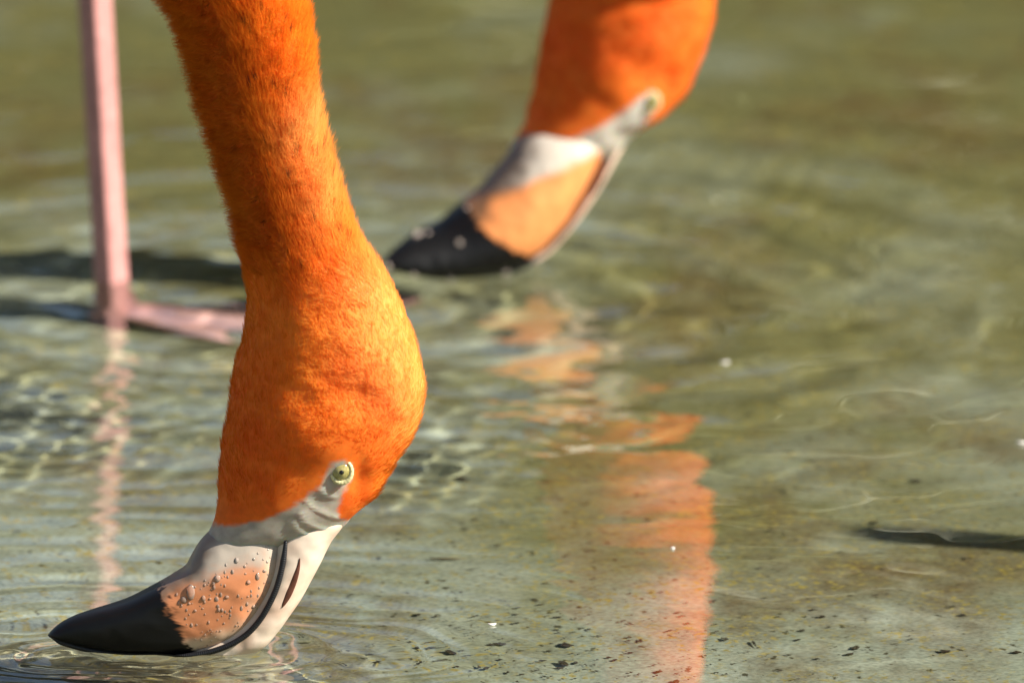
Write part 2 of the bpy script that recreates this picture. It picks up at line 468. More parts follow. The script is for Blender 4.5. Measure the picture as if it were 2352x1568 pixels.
def make_flamingo(S, label, with_drops):
    """S: traced profile of one bird (layout units), its scale, place and pose."""
    k = S['k']; ox, oz = S['origin']
    def xz(P):
        P = np.asarray(P, float)
        Q = np.column_stack([(P[:, 0] - ox) * k, (oz - P[:, 1]) * k / cp])
        return S['xf'](Q) if 'xf' in S else Q
    shear = S.get('shear', 0.0)
    root = bpy.data.objects.new('flamingo', None); link(root)
    root.location = S['loc']; root.rotation_euler = (0, 0, S.get('rz', 0))
    tag(root, label, 'flamingo', 'feeding flamingos')
    root.empty_display_size = 0.1
    # ---- body: bill base, head, neck, trunk and tail in one skin
    hl = np.array(S['body_L'], float); hr = np.array(S['body_R'], float)
    ins = (S.get('inset', 0) * smooth(S['headtop'] + 60, S['headtop'] - 120, hl[:, 1]) + 3 * smooth(1250, 1150, hl[:, 1]))[:, None]
    ax_ = (hr - hl) / np.linalg.norm(hr - hl, axis=1)[:, None]; hl = hl + ax_ * ins; hr = hr - ax_ * ins
    L = xz(hl); R = xz(hr)
    hw = np.linalg.norm(R - L, axis=1) / 2
    D = hw * np.array(S['body_d'])
    yc = shear * ((L[:, 0] + R[:, 0]) / 2)
    ex = np.full(len(L), 2.1)
    eL, eR, eD = S['ext']                     # stations above the traced part, metres (bird frame)
    n_ext = len(eL)
    y_last = yc[0]
    L = np.vstack([np.array(eL)[::-1], L]); R = np.vstack([np.array(eR)[::-1], R]); D = np.concatenate([np.array(eD)[::-1], D])
    yc = np.concatenate([(y_last + S.get('lean', 0.0) * smooth(0, 5, np.arange(1, n_ext + 1)))[::-1], yc]); ex = np.concatenate([np.full(n_ext, 2.1), ex])
    nsub = 10
    rg = loft(L, R, D, yc, ex, nsub)
    nr = len(rg)
    # layout coordinates of every ring point, for pigment masks
    Lu = np.vstack([np.tile(hl[0], (n_ext, 1)) - [[0, 200 + 50 * i] for i in range(n_ext)][::-1], hl]); Ru = np.vstack([np.tile(hr[0], (n_ext, 1)) - [[0, 200 + 50 * i] for i in range(n_ext)][::-1], hr])
    uvr = loft(Lu, Ru, np.ones(len(Lu)), np.zeros(len(Lu)), ex, nsub)
    U, Vv = uvr[..., 0], uvr[..., 2]
    # relief: soft hollows and muscle under the plumage
    nrm = np.cross(np.roll(rg, -1, 1) - np.roll(rg, 1, 1), np.gradient(rg, axis=0)); nrm /= np.linalg.norm(nrm, axis=-1)[..., None] + 1e-12
    ctr = rg.mean(1, keepdims=True)
    sgn = np.sign((nrm * (rg - ctr)).sum(-1).mean()); nrm = nrm * sgn
    rel = 0.0005 * vnoise(rg[..., 0] * 55, rg[..., 1] * 55, rg[..., 2] * 55, 4) + 0.0005 * vnoise(rg[..., 0] * 130, rg[..., 1] * 130, rg[..., 2] * 130, 5)
    side = np.abs(np.sin(np.linspace(0, 2 * math.pi, NS, endpoint=False)))[None] ** 2
    for (gu, gv, su, sv, amt) in S.get('relief', []):
        rel = rel + amt * np.exp(-(((U - gu) / su) ** 2 + ((Vv - gv) / sv) ** 2)) * side
    streak = np.zeros(U.shape)
    for q in S.get('light_streaks', []):
        streak = np.maximum(streak, np.exp(-(edge_dist(U.ravel(), Vv.ravel(), crom(np.array(q, float), 6)).reshape(U.shape) / 4.5) ** 2))
    rel = rel + 0.0006 * streak * side
    rg = rg + nrm * rel[..., None]
    V = rg.reshape(-1, 3); u = U.ravel(); v = Vv.ravel()
    sd = sdist(u, v, S['skin_poly']) + 5 * vnoise(V[:, 0] * 500, V[:, 1] * 500, V[:, 2] * 500, 6)
    sk = smooth(-5, 6, sd)[:, None]
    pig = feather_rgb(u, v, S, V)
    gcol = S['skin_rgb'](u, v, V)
    streak_f = (0.75 * streak.ravel())[:, None]; gcol = gcol * (1 - streak_f) + np.array([0.74, 0.66, 0.56]) * streak_f  # light streaks on the face skin, painted pale and slightly raised
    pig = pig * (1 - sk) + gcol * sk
    F = ring_faces(nr, NS)
    allV, allF, allC, idx = list(V), list(F), list(pig), [0] * len(F)
    for hip, ankle, fang in S['legs']:
        R_ = leg_rings(hip, ankle, fang); off = len(allV)
        f = ring_faces(len(R_), 28, True, off); allV += list(R_.reshape(-1, 3)); allF += f; idx += [1] * len(f)
        off = len(allV); fv, ff = foot_parts(ankle, fang, -DEPTH)
        allV += fv; allF += [tuple(off + q for q in g) for g in ff]; idx += [1] * len(ff)
    nl = len(allV) - len(V)
    if nl:
        lp = np.array(allV[len(V):]); zz = vnoise(lp[:, 0] * 150, lp[:, 1] * 150, lp[:, 2] * 90, 8)[:, None]
        lc = np.array([0.56, 0.27, 0.25]) * (1 + 0.18 * zz); ft = smooth(-DEPTH + 0.03, -DEPTH + 0.015, lp[:, 2])[:, None]
        allC += list(lc * (1 - ft) + np.array([0.80, 0.46, 0.40]) * (1 + 0.12 * zz) * ft)
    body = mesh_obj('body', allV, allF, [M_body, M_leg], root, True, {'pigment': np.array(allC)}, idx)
    receives(body)
    # ---- plumage fibres
    if S['hairs']:
        q = rg; q10 = np.roll(q, -1, 1)
        area = np.linalg.norm(np.cross(q10[:-1] - q[:-1], q[1:] - q[:-1]), axis=-1)
        feather = 1 - smooth(-4, 4, sdist(U, Vv, S['skin_poly']))[:-1]
        wgt = area * feather * (0.45 + 0.55 * smooth(S['headtop'] + 90, S['headtop'] - 90, Vv[:-1]))
        wgt[:n_ext * nsub - S.get('ext_hair', 15)] = 0
        wgt[-nsub // 2:] = 0
        wgt = (wgt / wgt.sum()).ravel()
        n = S['hairs']
        hrng = np.random.default_rng(21)
        ids = hrng.choice(len(wgt), n, p=wgt); ii, jj = ids // NS, ids % NS; j2 = (jj + 1) % NS
        s, t = hrng.random((n, 1)), hrng.random((n, 1))
        def bil(A):
            A = A if A.ndim == 3 else A[..., None]
            return (A[ii, jj] * (1 - s) + A[ii, j2] * s) * (1 - t) + (A[ii + 1, jj] * (1 - s) + A[ii + 1, j2] * s) * t
        pos = bil(rg); nn = bil(nrm); nn /= np.linalg.norm(nn, axis=1)[:, None]
        flow = -(rg[ii + 1, jj] - rg[ii, jj]); flow /= np.linalg.norm(flow, axis=1)[:, None] + 1e-12   # towards the trunk
        hu, hv = bil(U)[:, 0], bil(Vv)[:, 0]
        neck = smooth(S['headtop'] + 90, S['headtop'] - 90, hv)[:, None]        # 1 on the neck, 0 on the head
        edge = np.clip(np.abs(sdist(hu, hv, S['skin_poly'])) / 60, 0.25, 1)[:, None]
        ln = (0.0056 * neck + 0.0026 * (1 - neck)) * edge * hrng.uniform(0.5, 1.45, (n, 1))
        clump = np.stack([vnoise(pos[:, 0] * 260 + o, pos[:, 1] * 260, pos[:, 2] * 260, 31 + o) for o in (0, 1, 2)], 1)
        lift = 0.46 * neck + 0.30 * (1 - neck)
        down = np.where((nn[:, 0:1] < -0.2), 0.55, 0.0) * neck
        d = nn * lift + flow * (1 - lift - down) + clump * 0.16 + hrng.normal(0, 0.07, (n, 3))
        d /= np.linalg.norm(d, axis=1)[:, None]
        bend = flow * 0.30 - nn * 0.15 + clump * 0.10
        npnt = 4
        tt = np.linspace(0, 1, npnt)[None, :, None]
        pts = (pos - nn * 0.0002)[:, None, :] + d[:, None, :] * ln[:, None, :] * tt + bend[:, None, :] * ln[:, None, :] * tt ** 2 * 0.6
        tint = feather_rgb(hu, hv, S, pos) * hrng.uniform(0.85, 1.2, (n, 1)) * (1 + 0.12 * clump[:, :1] + 0.06 * clump[:, 1:2])
        tint = np.clip(tint, 0, 1) ** np.array([0.7, 0.90, 0.95]); tint = np.clip(tint, 0, 0.97)
        dark = np.zeros(n, bool)
        pr = np.clip(S['speck'](hu, hv), 0, None) * (nn[:, 1] < 0.3)
        if pr.sum() > 0:
            for c0 in hrng.choice(n, 60, p=pr / pr.sum()):
                q_ = pos - pos[c0]; al = q_ @ d[c0]; off_ = np.linalg.norm(q_ - al[:, None] * d[c0], axis=1)
                dark |= (np.abs(al) < hrng.uniform(0.0008, 0.0024)) & (off_ < hrng.uniform(0.0004, 0.0008))
        tint[dark] = np.array([0.05, 0.02, 0.015])
        hc = bpy.data.hair_curves.new('plumage')
        hc.add_curves([npnt] * n)
        hc.attributes['position'].data.foreach_set('vector', pts.astype(np.float32).ravel())
        ra = hc.attributes.get('radius') or hc.attributes.new('radius', 'FLOAT', 'POINT')
        rad = np.tile(np.array([1.0, 0.9, 0.65, 0.15]), n) * S['hair_r']
        ra.data.foreach_set('value', rad.astype(np.float32))
        ta = hc.attributes.new('tint', 'FLOAT_COLOR', 'CURVE')
        ta.data.foreach_set('color', np.concatenate([tint, np.ones((n, 1))], 1).astype(np.float32).ravel())
        la = hc.attributes.new('lie', 'FLOAT_VECTOR', 'CURVE')
        lie = nn + 0.25 * d; lie /= np.linalg.norm(lie, axis=1)[:, None]
        la.data.foreach_set('vector', lie.astype(np.float32).ravel())
        hc.materials.append(M_hair)
        po = bpy.data.objects.new('plumage', hc); link(po, root); po['kind'] = 'stuff'
    # ---- bill
    def bill_part(name, A, B, d, e, nsub, colf):
        A = np.array(A, float); B = np.array(B, float); La, Rb = xz(A), xz(B)
        y = shear * ((La[:, 0] + Rb[:, 0]) / 2)
        r = loft(La, Rb, np.array(d) * k / K1, y, np.array(e), nsub)
        uv = loft(A, B, np.ones(len(A)), np.zeros(len(A)), np.array(e), nsub)
        uu, vv = uv[..., 0].ravel(), uv[..., 2].ravel(); P = r.reshape(-1, 3)
        P = P + 0.00025 * vnoise(P[:, 0] * 240, P[:, 1] * 240, P[:, 2] * 240, 14)[:, None] * np.array([0, 1, 0]) * np.sign(P[:, 1:2])
        o = mesh_obj(name, P, ring_faces(len(r), NS), M_bill, root, True, {'pigment': colf(uu, vv, P)}); receives(o)
        return o, r
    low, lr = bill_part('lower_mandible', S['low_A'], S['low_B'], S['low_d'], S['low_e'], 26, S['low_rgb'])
    upp, ur = bill_part('upper_mandible', S['up_B'], S['up_C'], S['up_d'], S['up_e'], 14, S['up_rgb'])
    # comb of fine ridges along the mouth line, one on each side
    Bm = crom(np.array(S['comb']), 90)
    seg = np.concatenate([[0], np.cumsum(np.linalg.norm(np.diff(Bm[:, :2], axis=0), axis=1))])
    for sgnY in (-1, 1):
        q = xz(Bm[:, :2]); yy = shear * q[:, 0] + sgnY * Bm[:, 2] * 0.001 * k / K1
        pts = np.column_stack([q[:, 0], yy, q[:, 1]])
        taper = np.clip(np.minimum(0.35 + seg / 110, (seg[-1] - seg) / 25), 0.12, 1)
        rad = (0.00118 + 0.00005 * np.sin(seg * 2 * math.pi / 5.0)) * S.get('comb_r', 1.0) * taper * k / K1
        o = mesh_obj('bill_comb', tube(pts, rad, 12).reshape(-1, 3), ring_faces(len(pts), 12), M_comb, low)
    # nostril slits
    bv = bvh_of(upp)
    for sgnY in (-1, 1):
        pu = crom(np.array(S['nostril']), 8); q = xz(pu[:, :2]); pts = []
        for (x, z) in q:
            hit = bv.ray_cast(Vector((x, sgnY * 0.2 + shear * x, z)), Vector((0, -sgnY, 0)))
            y = hit[0].y if hit[0] else shear * x + sgnY * 0.008
            pts.append((x, y - sgnY * 0.0002, z))
        R_ = tube(pts, [(a * k, 0.0005) for a in pu[:, 2]], 12)
        mesh_obj('nostril', R_.reshape(-1, 3), ring_faces(len(pts), 12), M_nostril, upp)
    # ---- eyes
    bvb = bvh_of(body)
    eu = xz([S['eye']])[0]; er = S['eye_r'] * k
    for sgnY in (-1, 1):
        hit = bvb.ray_cast(Vector((eu[0], sgnY * 0.2 + shear * eu[0], eu[1])), Vector((0, -sgnY, 0)))
        y = hit[0].y if hit[0] else sgnY * 0.02
        n_ = Vector((0.08, sgnY, -0.05)).normalized()
        V_, F_ = icos(er * 1.15)
        e_ = mesh_obj('eye', V_, F_, M_iris, root)
        e_.location = (eu[0], y - sgnY * er * 0.76, eu[1])
        c = Vector((0, 0, 0))
        # pupil: small cap on the front of the eyeball
        Vp, Fp = icos(er * 0.26); p_ = mesh_obj('pupil', Vp, Fp, M_pupil, e_); p_.location = n_ * er * 0.98
        # eyelid: beaded ring
        th = np.linspace(0, 2 * math.pi, 61)[:-1]; ringp = []
        tx = Vector((1, 0, 0)); tz = Vector((0, 0, 1))
        for a in th:
            ringp.append(np.array(n_ * er * 0.62 + (tx * math.cos(a) * 0.98 + tz * math.sin(a) * 1.12) * er * 1.0))
        ringp = np.array(ringp); prof = np.linspace(0, 2 * math.pi, 10, endpoint=False); Vt = []
        for i, a in enumerate(th):
            out = np.array(tx * math.cos(a) + tz * math.sin(a)); rr = er * (0.20 + 0.018 * math.sin(i * 2.1) + 0.07 * math.sin(a + 2.6))
            for b in prof: Vt.append(ringp[i] + out * rr * math.cos(b) + np.array(n_) * rr * math.sin(b))
        Ft = [(i * 10 + j, i * 10 + (j + 1) % 10, ((i + 1) % 60) * 10 + (j + 1) % 10, ((i + 1) % 60) * 10 + j) for i in range(60) for j in range(10)]
        mesh_obj('eyelid', Vt, Ft, M_lid, e_)
    # ---- water beads on the lower mandible
    global DROP_ME
    if with_drops:
        bl = bvh_of(low); dr = np.random.default_rng(5)
        if DROP_ME is None:
            V_, F_ = icos(1.0, 14, 8); 
            DROP_ME = bpy.data.meshes.new('water_bead'); DROP_ME.from_pydata(V_, [], F_); DROP_ME.polygons.foreach_set('use_smooth', [True] * len(F_)); DROP_ME.materials.append(M_drop)
        placed = []
        tries = 0
        while len(placed) < with_drops and tries < 4000:
            tries += 1
            uu, vv = dr.uniform(*S['drop_box'][0]), dr.uniform(*S['drop_box'][1])
            if sdist(np.array([uu]), np.array([vv]), S['drop_poly'])[0] < 3: continue
            rr = dr.choice([1.6, 2.4, 3.4, 5.0, 7.5, 10.0], p=[.34, .28, .18, .12, .05, .03])
            if any(math.hypot(uu - a, vv - b) < rr + c + 1 for a, b, c in placed): continue
            placed.append((uu, vv, rr))
            x, z = xz([(uu, vv)])[0]
            hit = bl.ray_cast(Vector((x, -0.2, z)), Vector((0, 1, 0)))
            if not hit[0]: continue
            o = bpy.data.objects.new('water_bead', DROP_ME); link(o, low)
            o.matrix_local = Matrix.Translation(hit[0]) @ hit[1].to_track_quat('Z', 'Y').to_matrix().to_4x4() @ Matrix.Diagonal((rr * k, rr * k * dr.uniform(0.8, 2.0), rr * k * dr.uniform(0.3, 0.55), 1))
    for (uu, vv, rr) in S.get('beads', []):
        bl = bvh_of(low); x, z = xz([(uu, vv)])[0]
        hit = bl.ray_cast(Vector((x, -0.2, z)), Vector((0, 1, 0)))
        p = hit[0] if hit[0] else bl.find_nearest(Vector((x, shear * x - 0.01, z)))[0]
        V_, F_ = icos(1.0, 14, 8)
        o = mesh_obj('water_bead', V_, F_, M_wet, low)
        hv = (sdir + Vector((0, -cp, sp))).normalized()  # flat discs added for sun glints, tilted between sun and camera
        o.matrix_local = Matrix.Translation(p) @ hv.to_track_quat('Z', 'Y').to_matrix().to_4x4() @ Matrix.Diagonal((rr * k, rr * k, rr * k * 0.25, 1))
    return root

from mathutils.bvhtree import BVHTree
def bvh_of(o):
    me = o.data
    return BVHTree.FromPolygons([v.co.copy() for v in me.vertices], [tuple(p.vertices) for p in me.polygons])

def lerp3(a, b, f): return np.array(a) * (1 - f) + np.array(b) * f
def gauss(u, v, gu, gv, su, sv): return np.exp(-(((u - gu) / su) ** 2 + ((v - gv) / sv) ** 2))

def edge_dist(u, v, q):
    q = np.asarray(q, float); dm = np.full(len(u), 1e9)
    for i in range(len(q) - 1):
        e = q[i + 1] - q[i]; t = np.clip(((u - q[i][0]) * e[0] + (v - q[i][1]) * e[1]) / (e @ e), 0, 1)
        dm = np.minimum(dm, np.hypot(u - q[i][0] - t * e[0], v - q[i][1] - t * e[1]))
    return dm
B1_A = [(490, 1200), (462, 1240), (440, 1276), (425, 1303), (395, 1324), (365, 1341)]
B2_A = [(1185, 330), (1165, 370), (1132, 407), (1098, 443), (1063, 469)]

# ---- near bird
black_poly1 = [(0, 1300), (372, 1338), (384, 1368), (402, 1392), (418, 1424), (446, 1482), (446, 1600), (0, 1600)]
def low_rgb1(u, v, P):
    nz = vnoise(P[:, 0] * 700, P[:, 1] * 700, P[:, 2] * 700, 51); n2 = vnoise(P[:, 0] * 180, P[:, 1] * 180, P[:, 2] * 180, 52); n3 = vnoise(P[:, 0] * 370, P[:, 1] * 370, P[:, 2] * 370, 57)
    horn = np.tile(np.array([0.64, 0.245, 0.11]), (len(u), 1))
    horn = horn * (1 + 0.14 * n2[:, None])
    # pale cream towards the mouth line and towards the face
    q = np.array([(662, 1190), (658, 1235), (650, 1285), (638, 1330), (620, 1370), (597, 1408), (565, 1442), (520, 1468), (465, 1487), (400, 1498)])
    dm = np.full(len(u), 1e9)
    for i in range(len(q) - 1):
        e = q[i + 1] - q[i]; t = np.clip(((u - q[i][0]) * e[0] + (v - q[i][1]) * e[1]) / (e @ e), 0, 1)
        dm = np.minimum(dm, np.hypot(u - q[i][0] - t * e[0], v - q[i][1] - t * e[1]))
    f = smooth(52, 14, dm + 16 * n2)[:, None]; horn = horn * (1 - f) + np.array([0.72, 0.50, 0.34]) * f
    line = (v - 1286) + (u - 540) * 0.27          # grey skin at the face end
    f = smooth(34, -30, line + 12 * n2 + 6 * nz + 8 * n3)[:, None]; horn = horn * (1 - f) + GREY * f
    f = smooth(30, 0, np.abs(u - 452 - (1475 - v) * -0.02) + 6 * nz)[:, None] * smooth(1440, 1480, v)[:, None]; horn = horn * (1 - f * .7) + np.array([0.6, 0.5, 0.4]) * f * .7
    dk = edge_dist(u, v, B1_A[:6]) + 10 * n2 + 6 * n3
    f = (0.75 * smooth(46, 8, dk))[:, None]; horn = horn * (1 - f) + np.array([0.20, 0.135, 0.09]) * f  # shade along the bill base edge painted as dark taupe
    b = smooth(-7, 7, sdist(u, v, black_poly1) + 9 * nz + 9 * n3 + 6 * n2 + 5 * vnoise(P[:, 0] * 1300, P[:, 1] * 1300, P[:, 2] * 1300, 58))[:, None]
    return horn * (1 - b) + np.array([0.005, 0.005, 0.005]) * b
def up_rgb1(u, v, P):
    n2 = vnoise(P[:, 0] * 160, P[:, 1] * 160, P[:, 2] * 160, 53); n1 = vnoise(P[:, 0] * 500, P[:, 1] * 500, P[:, 2] * 500, 54)
    c = np.tile(np.array([0.80, 0.66, 0.53]), (len(u), 1)); f = np.clip(0.35 + 0.6 * n2, 0, 1)[:, None] * 0.45
    c = c * (1 - f) + np.array([0.78, 0.42, 0.27]) * f
    b = smooth(470, 440, u + 10 * n1)[:, None]
    return c * (1 - b) + np.array([0.012, 0.012, 0.012]) * b
def skin1(u, v, P):
    n = vnoise(P[:, 0] * 300, P[:, 1] * 300, P[:, 2] * 300, 55)[:, None]
    return GREY * (1 + 0.12 * n)
B1 = dict(
    k=K1, origin=(600, 1490), loc=(0, 0, 0),
    body_L=[(400, 45), (430, 140), (462, 245), (493, 340), (520, 435), (545, 530), (563, 620), (573, 690), (561, 765), (545, 835), (530, 910), (517, 975), (508, 1040), (503, 1100), (498, 1155), (488, 1200), (466, 1240), (458, 1256), (500, 1275)],
    body_R=[(710, 5), (727, 100), (740, 205), (757, 300), (781, 395), (808, 490), (845, 568), (892, 632), (927, 705), (953, 775), (970, 845), (977, 900), (965, 962), (938, 1020), (903, 1075), (866, 1130), (815, 1176), (786, 1206), (735, 1240)],
    body_d=[.93, .93, .93, .93, .92, .90, .86, .80, .74, .68, .63, .60, .58, .56, .55, .53, .50, .46, .36],
    skin_poly=[(380, 1225), (470, 1202), (490, 1198), (560, 1182), (630, 1163), (690, 1128), (742, 1086), (756, 1050), (772, 1028), (796, 1026), (813, 1046), (810, 1078), (795, 1100), (782, 1130), (776, 1156), (784, 1176), (812, 1186), (900, 1200), (900, 1500), (380, 1500)],
    skin_rgb=skin1, headtop=610, inset=15,
    pale=lambda u, v: 0.7 * gauss(u, v, 705, 300, 55, 80) + 0.5 * gauss(u, v, 745, 440, 50, 90) + 0.06 + 0.5 * gauss(u, v, 880, 700, 100, 190) + 0.3 * gauss(u, v, 950, 900, 60, 120),  # sunlit highlights of neck and nape painted as pale patches
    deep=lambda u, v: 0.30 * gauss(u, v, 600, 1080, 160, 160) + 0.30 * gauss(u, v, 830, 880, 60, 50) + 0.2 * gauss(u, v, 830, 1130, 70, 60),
    speck=lambda u, v: 0.15 + 1.0 * gauss(u, v, 700, 430, 90, 150) + 0.5 * gauss(u, v, 650, 120, 90, 120) - 0.15 * (v > 640),
    relief=[(835, 890, 45, 40, -0.0025), (830, 1080, 22, 60, -0.003), (720, 960, 90, 70, 0.002), (560, 760, 60, 60, -0.001), (700, 640, 60, 120, 0.002)],
    light_streaks=[[(708, 1122), (726, 1142), (758, 1160), (792, 1176)], [(694, 1152), (706, 1176), (732, 1192), (765, 1206)], [(676, 1176), (690, 1198), (714, 1214), (745, 1226)], [(742, 1096), (756, 1112), (774, 1118)]],
    hairs=120000, hair_r=0.000075, ext_hair=12,
    low_A=[(500, 1200), (462, 1240), (440, 1276), (425, 1303), (395, 1324), (365, 1341), (330, 1359), (290, 1378), (250, 1391), (210, 1402), (175, 1413), (150, 1424), (130, 1437), (116, 1450), (110, 1457)],
    low_B=[(664, 1150), (662, 1190), (658, 1235), (650, 1285), (638, 1330), (620, 1370), (597, 1408), (565, 1442), (520, 1468), (465, 1486), (400, 1496), (320, 1496), (230, 1489), (155, 1474), (114, 1461)],
    low_d=np.array([7, 11.0, 13.9, 15.2, 15.5, 15.2, 14.8, 14.2, 13.4, 12.4, 11.2, 9.6, 7.5, 4.6, 1.0]) * 0.001,
    low_e=[2.2, 2.5, 2.9, 3.1, 3.2, 3.2, 3.2, 3.1, 3.0, 2.8, 2.6, 2.5, 2.3, 2.2, 2],
    up_B=[(640, 1165), (632, 1190), (626, 1228), (618, 1274), (606, 1316), (590, 1353), (568, 1388), (540, 1420), (505, 1448), (455, 1470), (400, 1498), (310, 1498), (220, 1490), (160, 1479)],
    up_C=[(770, 1150), (795, 1190), (762, 1240), (738, 1288), (714, 1333), (691, 1374), (666, 1410), (640, 1446), (604, 1484), (530, 1516), (430, 1522), (320, 1514), (220, 1500), (165, 1484)],
    up_d=np.array([9, 12.0, 13.6, 13.6, 13.4, 13.2, 12.8, 12.2, 11.2, 9.8, 8.2, 6.5, 4.4, 1.5]) * 0.001,
    up_e=[2.4] * 14,
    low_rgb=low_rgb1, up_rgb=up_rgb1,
    comb=[(660, 1196, 11.5), (657, 1240, 13.2), (649, 1287, 13.8), (637, 1330, 14.0), (619, 1370, 13.8), (596, 1408, 13.2), (564, 1442, 12.4), (520, 1468, 11.6), (465, 1486, 10.4), (400, 1496, 9.0), (320, 1496, 7.4), (230, 1489, 5.4), (155, 1474, 3.0), (114, 1461, 0.6)],
    nostril=[(691, 1262, 1), (686, 1285, 5), (676, 1315, 8), (664, 1345, 8), (654, 1366, 5), (650, 1376, 1)],
    eye=(785, 1054), eye_r=24,
    drop_box=((375, 655), (1230, 1480)),
    drop_poly=[(392, 1345), (470, 1300), (570, 1245), (640, 1222), (640, 1285), (610, 1370), (560, 1430), (480, 1475), (452, 1470), (430, 1420), (400, 1370)],
)
B1['ext'] = ([(-0.050, 0.283), (-0.085, 0.35), (-0.135, 0.43), (-0.20, 0.51), (-0.255, 0.565), (-0.33, 0.58), (-0.44, 0.56), (-0.58, 0.565), (-0.70, 0.60), (-0.80, 0.625), (-0.84, 0.635)],
             [(0.002, 0.300), (-0.026, 0.38), (-0.075, 0.475), (-0.155, 0.57), (-0.235, 0.66), (-0.33, 0.76), (-0.44, 0.805), (-0.58, 0.79), (-0.70, 0.735), (-0.80, 0.68), (-0.84, 0.65)],
             [0.026, 0.027, 0.029, 0.034, 0.045, 0.075, 0.105, 0.10, 0.07, 0.035, 0.010])
B1['legs'] = [((-0.47, 0.05, 0.60), (-0.46, 0.05, -DEPTH + 0.010), 0.0), ((-0.50, -0.05, 0.60), (-0.52, -0.05, -DEPTH + 0.010), 0.1)]
make_flamingo(B1, 'sharply seen orange flamingo dipping its dripping black-tipped bill, mouth edge a dark ridged line', 120)

# ---- far bird
Y2 = 0.70
yb = water_pt(1100, 628); Y2 = yb[1]
K2 = K1 * (math.hypot(Y2 - CAM[1], CAM[2]) * math.cos(math.atan2(CAM[2], Y2 - CAM[1]) - PITCH)) / DIST
black_poly2 = [(700, 400), (1055, 462), (1085, 480), (1105, 505), (1125, 528), (1160, 545), (1195, 568), (1240, 592), (1240, 700), (700, 700)]
def low_rgb2(u, v, P):
    nz = vnoise(P[:, 0] * 500, P[:, 1] * 500, P[:, 2] * 500, 61); n2 = vnoise(P[:, 0] * 150, P[:, 1] * 150, P[:, 2] * 150, 62)
    c = np.tile(np.array([0.80, 0.30, 0.10]), (len(u), 1)) * (1 + 0.12 * n2[:, None])
    line = (v - 415) + (u - 1200) * 0.36
    f = smooth(12, -12, line + 6 * n2)[:, None]; c = c * (1 - f) + np.array([0.57, 0.51, 0.43]) * f
    f = (0.85 * smooth(62, 22, edge_dist(u, v, B2_A) + 14 * n2))[:, None]; c = c * (1 - f) + np.array([0.12, 0.075, 0.045]) * f  # painted shade: dark brown on the left edge of the bill base
    b = smooth(-5, 5, sdist(u, v, black_poly2) + 8 * nz)[:, None]
    return c * (1 - b) + np.array([0.005, 0.005, 0.005]) * b
def up_rgb2(u, v, P):
    n2 = vnoise(P[:, 0] * 160, P[:, 1] * 160, P[:, 2] * 160, 63)[:, None]
    c = np.array([0.74, 0.56, 0.44]) * (1 + 0.1 * n2); b = smooth(1245, 1215, u)[:, None]
    return c * (1 - b) + np.array([0.012, 0.012, 0.012]) * b
B2 = dict(
    k=K2, origin=(1100, 628), loc=(yb[0], Y2, 0), shear=0.44, lean=-0.03,
    body_L=[(1268, 5), (1256, 60), (1246, 110), (1237, 165), (1228, 215), (1216, 262), (1202, 305), (1183, 338), (1166, 368), (1180, 392), (1230, 410)],
    body_R=[(1641, 0), (1640, 50), (1633, 98), (1618, 150), (1598, 200), (1574, 243), (1536, 283), (1484, 312), (1440, 345), (1405, 375), (1360, 400)],
    body_d=[.80, .78, .76, .74, .73, .71, .68, .62, .56, .46, .33],
    skin_poly=[(1100, 350), (1180, 338), (1260, 338), (1330, 318), (1400, 278), (1455, 240), (1475, 222), (1495, 214), (1512, 228), (1505, 262), (1484, 285), (1466, 316), (1466, 500), (1100, 500)],
    skin_rgb=lambda u, v, P: np.tile(np.array([0.72, 0.66, 0.57]), (len(u), 1)), headtop=-300,
    pale=lambda u, v: 0.10 + 0 * u, deep=lambda u, v: 0.25 + 0 * u, speck=lambda u, v: 0 * u,
    relief=[(1540, 230, 25, 50, -0.003), (1430, 200, 80, 60, 0.002), (1540, 120, 60, 40, 0.002)],
    hairs=22000, hair_r=0.00012, ext_hair=25,
    low_A=[(1230, 300), (1190, 335), (1165, 370), (1132, 407), (1098, 443), (1063, 469), (1030, 493), (1000, 513), (965, 524), (930, 540), (900, 560), (884, 574), (879, 579)],
    low_B=[(1412, 300), (1402, 340), (1380, 380), (1358, 422), (1333, 466), (1305, 510), (1272, 548), (1232, 584), (1165, 612), (1060, 622), (970, 614), (905, 598), (881, 585)],
    low_d=np.array([10, 15.5, 18, 18.5, 18.5, 18, 17, 15.5, 13.5, 11, 8.5, 5, 1.2]) * 0.001,
    low_e=[2.1] * 13,
    up_B=[(1418, 300), (1408, 340), (1386, 380), (1364, 422), (1339, 466), (1311, 510), (1278, 548), (1238, 586), (1170, 614), (1060, 625), (970, 616), (910, 602)],
    up_C=[(1460, 290), (1463, 314), (1440, 350), (1410, 402), (1374, 460), (1336, 512), (1298, 556), (1256, 594), (1185, 626), (1060, 634), (970, 622), (912, 606)],
    up_d=np.array([9, 12, 13.2, 13.4, 13.2, 12.8, 12.0, 11, 9.5, 7, 4.5, 1.5]) * 0.001,
    up_e=[2.1] * 12,
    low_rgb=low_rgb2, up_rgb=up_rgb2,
    comb=[(1400, 344, 11.5), (1380, 380, 12.8), (1358, 422, 13.4), (1333, 466, 13.6), (1305, 510, 13.4), (1272, 548, 12.6), (1232, 584, 11.6), (1165, 612, 10), (1060, 622, 8.2), (970, 614, 6), (905, 598, 3), (882, 584, 0.6)],
    nostril=[(1404, 378, 1), (1392, 400, 4), (1378, 425, 5), (1364, 450, 3), (1358, 460, 1)],
    eye=(1492, 237), eye_r=20, comb_r=0.45,
    beads=[(962, 530, 12), (985, 526, 7), (1058, 541, 8), (952, 612, 9), (1035, 622, 12), (1122, 618, 9), (1160, 612, 12), (888, 590, 8), (1075, 475, 6)],
)
